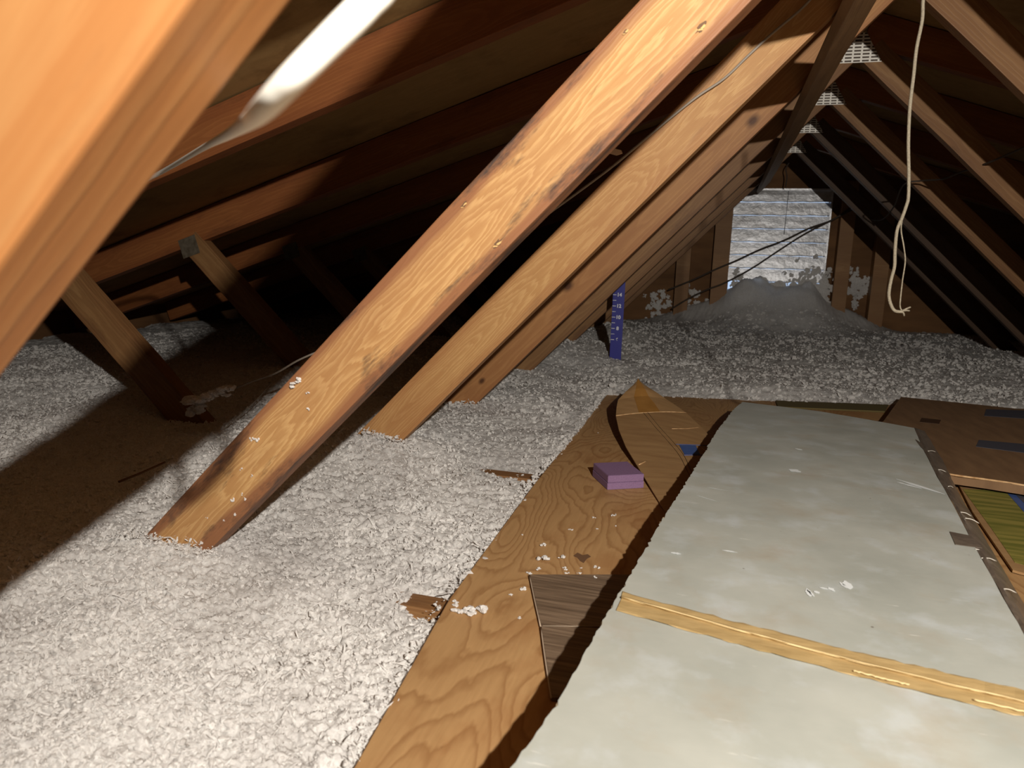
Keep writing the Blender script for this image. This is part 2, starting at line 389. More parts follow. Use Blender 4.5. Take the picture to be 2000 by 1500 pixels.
# ------------------------------------------------------------------ the shell
EAVE = 3.15                        # half span beyond the ridge
YF, YG = -2.2, YK(8) + .04         # front end of the attic, gable wall
ZFL = ZC - .089
def roof(name, side):
    zr = RB + RH/math.cos(.3237)
    sg = -1 if side == 'left' else 1
    a = Vector((RX, YF, zr)); b = Vector((RX+sg*(EAVE+.5), YF, zr-(EAVE+.5)*RAF))
    bm = bmesh.new(); t = Vector((0, 0, .02))
    q = [a, b, b+Vector((0, YG+.25-YF, 0)), a+Vector((0, YG+.25-YF, 0))]
    lo_ = [bm.verts.new(v) for v in q]; hi = [bm.verts.new(v+t) for v in q]
    bm.faces.new(lo_); bm.faces.new(hi[::-1])
    for i in range(4): bm.faces.new((lo_[i], hi[i], hi[(i+1) % 4], lo_[(i+1) % 4]))
    bmesh.ops.recalc_face_normals(bm, faces=bm.faces)
    tag(link(name, bm, M_SHEATH), kind='structure')
roof('ceiling_left', 'left'); roof('ceiling_right', 'right')
def slab(name, x0, x1, y0, y1, z0, z1, m):
    return tag(link(name, box_bm(x0, x1, y0, y1, z0, z1), m), kind='structure')
slab('floor', RX-EAVE-.4, RX+EAVE+.4, YF, YG+.2, ZFL-.02, ZFL, M_DRYWALL)
slab('wall_left', RX-EAVE-.30, RX-EAVE-.27, YF, YG+.2, ZFL, RB-(EAVE+.27)*RAF+RH+.02, M_GABLE)
slab('wall_right', RX+EAVE+.27, RX+EAVE+.30, YF, YG+.2, ZFL, RB-(EAVE+.27)*RAF+RH+.02, M_GABLE)
def gable(name, y, hole=None):
    zr = RB + RH/math.cos(.3237) - .001
    half = EAVE+.29
    bm = bmesh.new()
    out = [(RX-half, ZFL), (RX+half, ZFL), (RX+half, zr-half*RAF), (RX, zr), (RX-half, zr-half*RAF)]
    def poly(pts):
        f = [bm.verts.new((x, y, z)) for x, z in pts]; b_ = [bm.verts.new((x, y+.012, z)) for x, z in pts]
        bm.faces.new(f); bm.faces.new(b_[::-1]); n = len(pts)
        for i in range(n): bm.faces.new((f[i], b_[i], b_[(i+1) % n], f[(i+1) % n]))
    if not hole: poly(out)
    else:
        x0, x1, z0, z1 = hole
        tz = lambda x: zr-abs(x-RX)*RAF
        poly([(RX-half, ZFL), (x0, ZFL), (x0, tz(x0)), (RX-half, tz(RX-half))])
        poly([(x1, ZFL), (RX+half, ZFL), (RX+half, tz(RX+half)), (x1, tz(x1))])
        poly([(x0, ZFL), (x1, ZFL), (x1, z0), (x0, z0)])
        poly([(x0, z1), (x1, z1), (x1, tz(x1)), (RX, zr), (x0, tz(x0))])
    bmesh.ops.recalc_face_normals(bm, faces=bm.faces)
    tag(link(name, bm, M_GABLE), kind='structure')
YV = YG - .045
va, vb = atY(1433, 368, YV), atY(1626, 368, YV); vc = atY(1620, 560, YV)
VX0, VX1, VZ1, VZ0 = va.x, vb.x+.01, va.z, -.22
gable('wall_back', YG, (VX0+.015, VX1-.015, VZ0+.02, VZ1-.02)); gable('wall_front', YF)
# ------------------------------------------------------------------ trusses
LBL = {
 0: 'nearest roof truss, its blurred bright orange web crossing the upper left corner',
 1: 'roof truss with the wide golden-orange web running through the middle of the photo',
 2: 'roof truss just behind the big central one, a thin cable strung along its web',
 3: 'roof truss with a dark knot low on its web, third of the slanting webs',
 4: 'roof truss with the largest visible toothed metal plate at its peak',
 5: 'roof truss with the second largest toothed peak plate, right web bright orange',
 6: 'roof truss with the small third metal peak plate, dim brown webs',
 7: 'farthest open roof truss, smallest peak plate, just in front of the louvred vent'}
FW2 = 0.089
def plate(name, cx, y, cz, hw, hh, m, parent, ang=0, trap=0):
    bm = bmesh.new()
    pts = [(-hw, -hh), (hw, -hh), (hw-trap, hh), (-hw+trap, hh)]
    f = [bm.verts.new((x, 0, z)) for x, z in pts]; b_ = [bm.verts.new((x, .0012, z)) for x, z in pts]
    bm.faces.new(f); bm.faces.new(b_[::-1])
    for i in range(4): bm.faces.new((f[i], b_[i], b_[(i+1) % 4], f[(i+1) % 4]))
    bmesh.ops.recalc_face_normals(bm, faces=bm.faces)
    return link(name, bm, m, parent, Matrix.Translation((cx, y, cz)) @ Matrix.Rotation(ang, 4, 'Y'))
def tooth_plate(cx, y, cz, parent):
    """nail plate at the peak: five-sided plate with rows of raised slots"""
    bm = bmesh.new()
    pts = [(-.066, -.008), (.066, -.008), (.036, .042), (.012, .085), (-.012, .085), (-.036, .042)]
    f = [bm.verts.new((x, 0, z)) for x, z in pts]; b_ = [bm.verts.new((x, .0015, z)) for x, z in pts]
    bm.faces.new(f); bm.faces.new(b_[::-1]); n = len(pts)
    for i in range(n): bm.faces.new((f[i], b_[i], b_[(i+1) % n], f[(i+1) % n]))
    bmesh.ops.recalc_face_normals(bm, faces=bm.faces)
    return link('gusset_plate', bm, M_GUSSET, parent, Matrix.Translation((cx, y-.0017, cz)))
def truss(k):
    y = YK(k); T = empty('roof_truss', (RX, y, ZC), LBL[k], 'roof truss', 'roof trusses in a row')
    th = .038; webm = {0: W_T0, 1: W_T1, 2: W_T2, 3: W_T3}.get(k, W_MEM)
    # left inner web, placed by its own two edges
    xl = RX; lo_ = [Vector((RX, y, RZ)), Vector((RX-1.25, y, RZ-1.25*TL))]
    if k == 0: a, b = atY(364, 0, y), atY(80, 400, y)
    elif k == 1: a, b = atY(1300, 169, y), atY(405, 1080, y)
    elif k == 2: a, b = atY(1535, 119, y), atY(800, 846, y)
    elif k == 3: a, b = atY(1576, 164, y), atY(950, 770, y)
    elif k == 4: a, b = atY(1524, 259, y), atY(1100, 665, y)
    else: a, b = lo_
    d = (b-a); d /= d.z; top = a + d*(RZ-.004-a.z); bot = a + d*(ZFL+.002-a.z)
    wd = {0: .10, 1: .087, 2: .086}.get(k, FW2)
    nrm = Vector((-1, 0, .96))
    # stop the web under the rafter
    up_end = top + (top-bot).normalized()*(.0 if k > 3 else .03)
    beam('web', bot, up_end, nrm, wd, th, webm, T, 14)
    # right inner web
    e = Vector((RX, y, RZ)); f = Vector((RX+(RZ-ZFL-.002)/TR, y, ZFL+.002))
    beam('web', f, e, Vector((1, 0, 1.05)), .084, th, W_SHADED if k > 5 else W_MEM, T, 14)
    # outer webs
    psi = math.tan(.7608); x0 = RX-1.8527; z0 = RZ-1
    # intersection with rafter underside  z = RB-(RX-x)*RAF
    xt = (z0+psi*x0-RB+RX*RAF)/(RAF+psi); zt = RB-(RX-xt)*RAF
    xb = x0+(z0-ZFL-.002)/psi
    beam('web', (xb, y, ZFL+.002), (xt-.0, y, zt), Vector((1, 0, 1.05)), .084, th, W_MEM, T, 10)
    beam('web', (2*RX-xb, y, ZFL+.002), (2*RX-xt, y, zt), Vector((-1, 0, 1.05)), .084, th, W_MEM, T, 10)
    # rafters
    for s in (-1, 1):
        beam('rafter', (RX, y, RB), (RX+s*(EAVE+.2), y, RB-(EAVE+.2)*RAF), Vector((0, 0, 1)), RH-.003, th, W_RAF, T, 16)
    beam('bottom_chord', (RX-EAVE-.2, y, ZFL+.001), (RX+EAVE+.2, y, ZFL+.001), Vector((0, 0, 1)), .088, th, W_MEM, T, 8)
    tooth_plate(RX, y, RZ-.003, T)
    for s in (-1, 1):
        gx = xt if s < 0 else 2*RX-xt
        plate('gusset_plate', gx+s*-.03, y-.0016, zt+.008, .036, .032, M_GALVD, T, s*.32)
    return T
M_GALVD = simple('dull gusset steel', sc(120, 112, 98), .5, .3, nscale=60, col2=sc(86, 76, 62))
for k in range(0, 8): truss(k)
# lateral brace nailed under the left-hand webs
def brace():
    off = Vector((.69, 0, -.72))*.010
    a = Vector((.198, YK(1), .467))+off; b = Vector((.2965, YK(8)+.0, .567))+off
    X = (b-a).normalized(); Z = Vector((.69, 0, .72)); Z = (Z-X*Z.dot(X)).normalized(); Yv = Z.cross(X)
    mw = Matrix(((X.x, Yv.x, Z.x, a.x), (X.y, Yv.y, Z.y, a.y), (X.z, Yv.z, Z.z, a.z), (0, 0, 0, 1)))
    o = link('lateral_brace', box_bm(0, (b-a).length, -.0095, .0095, -.049, .049, .0015, 10, .001, 5), W_BRACE, None, mw)
    tag(o, 'long dark brown board running away under the left webs towards the vent', 'brace')
brace()
# ------------------------------------------------------------------ gable studs and vent
for (xa, xb, ytop, lab) in ((1318, 1345, 500, 'dim gable stud furthest left, standing in white fluff'),
                     (1388, 1420, 400, 'gable stud just left of the louvred vent'),
                     (1628, 1656, 400, 'gable stud just right of the louvred vent'),
                     (1702, 1732, 450, 'dim gable stud furthest right, under the hanging cord loop')):
    a, b = atY(xa, 560, YG-.092), atY(xb, 560, YG-.092)
    x0, x1 = a.x, b.x
    zt = RB - abs((x0+x1)/2-RX)*RAF - .01
    o = link('gable_stud', box_bm(0, x1-x0, 0, .089, ZFL, zt, .002), W_STUD, None, Matrix.Translation((x0, YG-.092, 0)))
    tag(o, lab, 'stud', 'studs of the gable wall')
def vent():
    V = empty('gable_vent', ((VX0+VX1)/2, YV, VZ0), 'grey galvanised metal louvre vent in the far gable wall', 'vent')
    x0, x1, z0, z1 = VX0, VX1, VZ0, VZ1
    # frame with cut upper left corner
    bm = bmesh.new()
    def bx(ax, bx_, az, bz, y0=0, y1=.045):
        r = bmesh.ops.create_cube(bm, size=1)
        for v in r['verts']:
            v.co = Vector((ax+(bx_-ax)*(v.co.x+.5), YV+y0+(y1-y0)*(v.co.y+.5), az+(bz-az)*(v.co.z+.5)))
    bx(x0, x1, z1-.012, z1); bx(x0, x0+.010, z0, z1); bx(x1-.010, x1, z0, z1); bx(x0, x1, z0, z0+.012)
    link('frame', bm, M_GALV, V)
    n = 0; dz = .0885
    zc = atY(1530, 394, YV).z
    bm = bmesh.new(); z = zc; zs = [zc+dz] + [zc-dz*i for i in range(0, 7)]
    for z in zs:
        nx = 14; prof = [(-.007, .004), (-.003, -.001), (.001, .0), (.005, .045), (.010, .0860)]
        rows = []
        for i in range(nx+1):
            x = x0+.010+(x1-x0-.02)*i/nx; q = .0015*math.sin(i*2.1+z*40)
            rows.append([bm.verts.new((x, YV+.004+py, min(z+pz+q*(j < 3), z1-.013))) for j, (py, pz) in enumerate(prof)])
        for r0, r1 in zip(rows, rows[1:]):
            for j in range(len(prof)-1): bm.faces.new((r0[j], r1[j], r1[j+1], r0[j+1]))
    link('louvre_slats', bm, M_GALV, V)
    s = tube('center_rib', [(x0+.56*(x1-x0), YV+.004, z1-.01), (x0+.555*(x1-x0), YV+.004, z1-.30)], .0025, M_GALV, V, n=2)
vent()
# ------------------------------------------------------------------ loose insulation
CTRL = [(-.36, .3, -.47), (-.36, .6, -.468), (-.34, .81, -.475), (-.37, 1.1, -.466), (-.335, 1.416, -.475), (-.35, 1.8, -.462), (-.36, 2.2, -.452),
        (-.5, .5, -.45), (-.5, .8, -.447), (-.73, .81, -.427), (-.68, 1.42, -.405), (-.727, 2.03, -.44), (-.69, 2.64, -.415), (-.625, 3.25, -.351), (-.571, 3.86, -.335),
        (-.5, 1.2, -.44), (-.5, 1.7, -.435), (-.5, 2.1, -.43), (-.45, 2.5, -.425), (-.25, 2.6, -.43), (-.2, 3.0, -.41), (.3, 2.8, -.425), (.8, 2.95, -.43), (1.3, 3.1, -.43), (1.3, 2.2, -.47), (1.2, 1.2, -.48),
        (-.3, 3.6, -.385), (.3, 3.6, -.40), (1.2, 3.7, -.40), (-.3, 4.4, -.385), (.3, 4.4, -.38), (1.0, 4.3, -.37), (1.5, 4.3, -.39), (1.3, 5.0, -.36), (2.2, 4, -.42),
        (-.3, 5.0, -.37), (.1, 4.9, -.36), (-1.0, .5, -.43), (-1.0, 1.0, -.425), (-1.32, 1.42, -.41), (-1.36, 2.03, -.37), (-1.4, 2.6, -.38), (-2.2, 1.8, -.385), (-2.3, 2.4, -.39), (-1.8, 1.0, -.42),
        (-3.0, 2, -.42), (-2.2, 3.5, -.40), (-1.2, 3.6, -.36), (-1.2, 4.8, -.36), (-2.5, 5, -.4), (2.5, 2, -.45), (2.5, 5, -.4), (-2.2, .2, -.42), (-.8, .1, -.43), (-1.0, 1.5, -.40)]
CT = np.array(CTRL)
def h_base(x, y):
    num = np.zeros_like(x); den = np.zeros_like(x)
    for cx, cy, cz in CT:
        d2 = (x-cx)**2+(y-cy)**2; wgt = 1/(d2+.02)**1.7
        num += wgt*cz; den += wgt
    z = num/den
    # heap of fluff against the gable below the vent
    z += .28*np.exp(-((x-.47)/.37)**4)*np.exp(-((YG-.06-y)/.24)**2)*(.8+.5*vnoise(x*9, y*9, 31))
    z += .12*np.exp(-((x+.05)/.25)**2)*np.exp(-((YG-.02-y)/.14)**2)
    z += .10*np.exp(-((x-.95)/.16)**2)*np.exp(-((YG-.02-y)/.14)**2)
    # small dips where the chord tops show beside the plywood
    for yy, xx, wx, wy, am in ((YK(1)+.016, -.315, .040, .030, .034), (YK(2)+.016, -.31, .036, .030, .030)):
        z -= am*np.exp(-((x-xx)/wx)**4)*np.exp(-((y-yy)/wy)**4)
    return z
def h_full(x, y, fine=True):
    z = h_base(x, y)
    far = 2.45+.22*(x+.3); t = np.clip((y-far+.03)/.16, 0, 1); t = t*t*(3-2*t)
    mid = (y > 2.2) & (x > -.30) & (x < 1.3) & (y < far+.4)
    z = np.where(mid, (ZP-.004)*(1-t)+z*t, z)
    amp = np.clip((-.3-x)/.12, .25, 1.0); amp = np.where(y > 2.6, np.maximum(amp, .8), amp)
    w1 = vnoise(x*4+3, y*4, 1)-.5; w2 = vnoise(x*13, y*13, 2)-.5
    z = z + amp*(.030*w1 + .014*w2)
    wx = x+.034*(vnoise(x*26, y*26, 8)-.5)+.011*(vnoise(x*120, y*120, 18)-.5); wy = y+.034*(vnoise(x*26, y*26, 9)-.5)+.011*(vnoise(x*120, y*120, 19)-.5)
    b1 = 1-np.abs(2*vnoise(wx*46, wy*46, 3)-1); b2 = 1-np.abs(2*vnoise(wx*105, wy*105, 4)-1); b3 = vnoise(wx*230, wy*230, 5)
    patch = .55+.9*vnoise(x*7, y*7, 40); z = z + patch*(.0066*(b1-.5) + .0056*(b2-.5)) + .0050*(b3-.5)
    if fine: z = z + .0032*(vnoise(x*420, y*420, 6)-.5)
    return z
# platform footprint (insulation stops there)
PLY = [atZ(690, 1500, ZP), atZ(870, 1176, ZP), atZ(1050, 942, ZP), atZ(1152, 838, ZP)]
def ply_left(y): return -.275 - .0*y
def in_deck(x, y):
    lx = np.interp(y, [-2, .3, .5, .82, 1.37, 1.9, 2.5], [-.27, -.27, -.274, -.306, -.318, -.318, -.33])
    far = 2.45+.22*(x+.3)
    return (x > lx+.006) & (x < 1.25) & (y < far-.02) & (y > -1.5)
def build_insulation():
    ny, nx = 980, 900
    ys = .22*np.exp(np.linspace(0, math.log((YG-.003)/.22), ny)); ys[-1] = YG-.003
    t = np.linspace(0, 1, nx)
    X = np.zeros((ny, nx)); Yg = np.repeat(ys[:, None], nx, 1)
    for i, y in enumerate(ys):
        xl = max(-EAVE+.2, -1.5*y-.6); xr = min(2.6, .62*y+.35)
        X[i] = xl+(xr-xl)*t
    Z = h_full(X, Yg)
    deck = in_deck(X, Yg); Z = np.where(deck, ZFL+.01, Z)
    Z = np.maximum(Z, ZFL+.004)
    co = np.stack([X, Yg, Z], -1).reshape(-1, 3)
    idx = np.arange(ny*nx).reshape(ny, nx)
    q = np.stack([idx[:-1, :-1], idx[:-1, 1:], idx[1:, 1:], idx[1:, :-1]], -1).reshape(-1, 4)
    dk = deck.reshape(-1); keep = ~(dk[q].all(1)); q = q[keep]
    V = [co]; Fq = [q]; base = len(co)
    # tufts: small crumpled flakes lying on the surface
    rng = np.random.default_rng(5)
    bmt = bmesh.new(); bmesh.ops.create_icosphere(bmt, subdivisions=1, radius=1)
    tv = np.array([v.co[:] for v in bmt.verts]); tf = np.array([[v.index for v in f.verts] for f in bmt.faces]); bmt.free()
    n = 120000
    u = rng.random(n*3); yy = .3*np.exp(u*math.log(4.9/.3))
    xx = -1.45*yy-.3 + rng.random(n*3)*((.62*yy+.35)+1.45*yy+.3)
    ok = (~in_deck(xx, yy)) & (xx > -2.6) & (xx < 2.4)
    xx, yy = xx[ok][:n], yy[ok][:n]; n = len(xx)
    ex = [(rng.uniform(-.83, -.66, 500), rng.uniform(.775, .806, 500)), (rng.uniform(-.74, -.60, 300), rng.uniform(1.39, 1.416, 300)), (rng.uniform(-.78, -.66, 150), rng.uniform(2.0, 2.026, 150))]
    ye = rng.uniform(.3, 2.4, 900)
    ex.append((np.interp(ye, [.3, .5, .82, 1.37, 2.4], [-.272, -.279, -.311, -.323, -.322])+rng.normal(-.004, .005, 900), ye))
    n0 = n; xx = np.concatenate([xx]+[e[0] for e in ex]); yy = np.concatenate([yy]+[e[1] for e in ex]); n = len(xx)
    zz = h_full(xx, yy, False)
    lift = np.zeros(n); lift[n0:n0+950] = rng.random(950)**2*.014
    zz = zz + lift; zz[n0+950:] = np.maximum(zz[n0+950:], ZP-.004)
    cl = vnoise(xx*9, yy*9, 12)
    s = (.0010+.0036*rng.random(n)**3)*(.5+1.0*cl)*np.clip(.6+yy*.4, .8, 2.3)
    tri = []
    for a0 in range(0, n, 20000):
        a1 = min(n, a0+20000); m = a1-a0
        sx = rng.uniform(.7, 1.6, (m, 1)); sy = rng.uniform(.6, 1.2, (m, 1)); sz = rng.uniform(.5, 1.0, (m, 1))
        P = tv[None]*(1+rng.uniform(-.45, .5, (m, len(tv), 1)))
        P = P*np.stack([sx, sy, sz], -1).reshape(m, 1, 3)
        thin = rng.random((m, 1, 1)) < np.clip(.62-.28*yy[a0:a1], .04, .45)[:, None, None]          # stringy shreds among the lumps
        P = np.where(thin, P*np.array([1.9, .38, .5]), P)
        a = rng.uniform(0, 6.28, m); b = rng.normal(0, .55, m)
        ca, sa, cb, sb = np.cos(a), np.sin(a), np.cos(b), np.sin(b)
        x1 = P[..., 0]*cb[:, None]+P[..., 2]*sb[:, None]; z1 = -P[..., 0]*sb[:, None]+P[..., 2]*cb[:, None]
        x2 = x1*ca[:, None]-P[..., 1]*sa[:, None]; y2 = x1*sa[:, None]+P[..., 1]*ca[:, None]
        Q = np.stack([x2, y2, z1], -1)*s[a0:a1, None, None]
        Q += np.stack([xx[a0:a1], yy[a0:a1], zz[a0:a1]+s[a0:a1]*.25], -1)[:, None]
        V.append(Q.reshape(-1, 3))
        tri.append((tf[None]+(np.arange(m)*len(tv))[:, None, None]+base).reshape(-1, 3)); base += m*len(tv)
    tri = np.concatenate(tri); co = np.concatenate(V)
    me = bpy.data.meshes.new('loose_insulation')
    me.vertices.add(len(co)); me.vertices.foreach_set('co', co.astype(np.float32).ravel())
    nl = len(q)*4+len(tri)*3
    me.loops.add(nl); me.loops.foreach_set('vertex_index', np.concatenate([q.ravel(), tri.ravel()]).astype(np.int32))
    me.polygons.add(len(q)+len(tri))
    st = np.concatenate([np.arange(len(q))*4, len(q)*4+np.arange(len(tri))*3]).astype(np.int32)
    me.polygons.foreach_set('loop_start', st)
    me.polygons.foreach_set('use_smooth', np.concatenate([np.ones(len(q), bool), np.zeros(len(tri), bool)]))
    me.update(calc_edges=True); me.validate()
    me.materials.append(M_INS)
    o = bpy.data.objects.new('loose_insulation', me); C.objects.link(o)
    tag(o, 'white fluffy blown insulation covering the attic floor around the plywood', 'insulation', kind='stuff')
build_insulation()
def tuft_bm(size, seed, lumps=9, flat=.6, stretch=1.6):
    rnd = random.Random(seed); bm = bmesh.new(); a = rnd.uniform(0, 6.28)
    for i in range(lumps):
        r = bmesh.ops.create_icosphere(bm, subdivisions=2, radius=size*rnd.uniform(.14, .34))
        t = rnd.uniform(-1, 1)*size*.7*stretch; s_ = rnd.uniform(-.5, .5)*size
        c = Vector((t*math.cos(a)-s_*math.sin(a), t*math.sin(a)+s_*math.cos(a), rnd.uniform(.0, .35)*size*flat))
        k = Vector((rnd.uniform(.6, 1.7), rnd.uniform(.6, 1.7), rnd.uniform(.5, .9)))
        for v in r['verts']:
            v.co = Vector((v.co.x*k.x, v.co.y*k.y, v.co.z*k.z))*(1+rnd.uniform(-.35, .45)) + c
    zmin = min(v.co.z for v in bm.verts)
    for v in bm.verts: v.co.z -= zmin
    return bm
# ------------------------------------------------------------------ plywood deck
def deck():
    ys = [.18, .5, .82, 1.37, 1.9, 2.46]; xl = [-.262, -.274, -.306, -.318, -.318, -.32]
    pts = [(x, y, ZP) for x, y in zip(xl, ys)]
    pts += [(-.1, 2.50, ZP), (.3, 2.58, ZP), atZ(1740, 789, ZP), (1.22, 2.80, ZP), (1.22, .18, ZP)]
    o = prism('plywood_sheet', pts, .0122, [M_PLY, M_PLYEDGE], None, bevel=.0012)
    tag(o, 'tan plywood sheet laid over the joists, left edge bordering the white insulation', 'plywood')
deck()
# vinyl planks
def plank(pts, lab, groove):
    o = prism('floor_plank', pts, .004, M_VINYL, None); tag(o, lab, 'floor plank', 'vinyl planks under the grey board'); return o
zv = ZP + .0052
A = atZ(1035, 1122, zv); B = atZ(1300, 1122, zv); D = atZ(1057, 1222, zv); E2 = atZ(1300, 1226, zv); G = atZ(1078, 1362, zv); H = atZ(1300, 1362, zv); H.x = max(H.x, 0.0)
A0 = atZ(1300, 1120, zv)
p1 = plank([A, B, E2, D], 'grey-brown wood-look plank, far one of two, under the board edge', 0)
p2 = plank([atZ(1057.5, 1224, zv), atZ(1300, 1228, zv), H, G], 'grey-brown wood-look plank, near one of two, under the board edge', 0)
# pale chipped long edge
for (q0, q1, pp) in ((A, D, p1), (atZ(1057.5, 1224, zv), G, p2)):
    tube('plank_edge', [q0+Vector((-.0008, 0, -.001)), (q0+q1)/2+Vector((-.0012, 0, -.001)), q1+Vector((-.0008, 0, -.001))], .0009, M_VEDGE, pp, n=4, sides=6)
tube('plank_edge', [D+Vector((.002, 0, .0002)), atZ(1220, 1224, zv+.0002)], .0004, M_VEDGE, p1, n=2, sides=5)
# ------------------------------------------------------------------ flattened cardboard under the grey board
zc0 = ZP+.001
def sheet(name, px, z, th, m, lab=None, cat=None, extra=()):
    pts = [atZ(x, y, z) for x, y in px] + [Vector(e) for e in extra]
    o = prism(name, pts, th, m)
    if lab: tag(o, lab, cat)
    return o
ZG = ZP+.006
low = sheet('cardboard_sheet', [(1862, 925), (2000, 945), (2120, 960), (2150, 1160), (1992, 1117), (1978, 1113), (1900, 1000)], ZG, .004, M_CARD,
      'brown cardboard with green striped print, right of the grey board, lower of two', 'cardboard')
def decal(name, px, z, m, parent, th=.0006):
    o = prism(name, [atZ(x, y, z) for x, y in px], th, m); 
    return par(o, parent)
decal('green_print', [(1880, 955), (1960, 958), (2100, 1060), (2120, 1130), (2000, 1103), (1982, 1098), (1935, 1030)], ZG+.0007, M_GREEN, low)
decal('blue_print', [(1962, 957), (2090, 972), (2100, 1040), (2000, 1000)], ZG+.0012, M_BLUE, low)
decal('pale_lettering', [(1984, 966), (2090, 978), (2095, 1010), (2003, 985)], ZG+.0017, M_NAVY, low)
tube('torn_edge', [atZ(1978, 1113, ZG-.002), atZ(1988, 1117, ZG-.002), atZ(2030, 1124, ZG-.002)], .002, M_GREEN, low, n=3)
ZU = ZP+.034
up = sheet('cardboard_box', [(1760, 775), (1870, 786), (1985, 798), (2120, 802), (2160, 985), (2000, 948), (1930, 937), (1850, 926), (1730, 930), (1715, 830), (1726, 822)], ZU, .020, M_CARD_D,
      'flattened brown cardboard box with dark blue bars, beyond the grey board, upper of two', 'cardboard')
decal('blue_bar', [(1926, 799), (2120, 806), (2125, 826), (1922, 812)], ZU+.0006, M_NAVY, up)
decal('blue_bar', [(1912, 859), (2140, 880), (2145, 903), (1906, 872)], ZU+.0006, M_NAVY, up)
decal('handle_slot', [(1800, 816), (1838, 820), (1834, 828), (1796, 824)], ZU+.0006, M_INK, up)
tube('torn_edge', [atZ(1852, 926, ZU+.001), atZ(1885, 931, ZU+.001), atZ(1930, 937, ZU+.0), atZ(2000, 948, ZU+.0), atZ(2080, 966, ZU)], .0022, M_CARD_E, up, n=6)
# narrow dark strip at the back of the deck
st = sheet('wood_strip', [(1515, 782), (1735, 790), (1728, 803), (1520, 794)], ZP+.006, .005, simple('dark greenish lath', sc(96, 84, 48), .8), 'thin dark lath lying along the far edge of the plywood', 'lath')
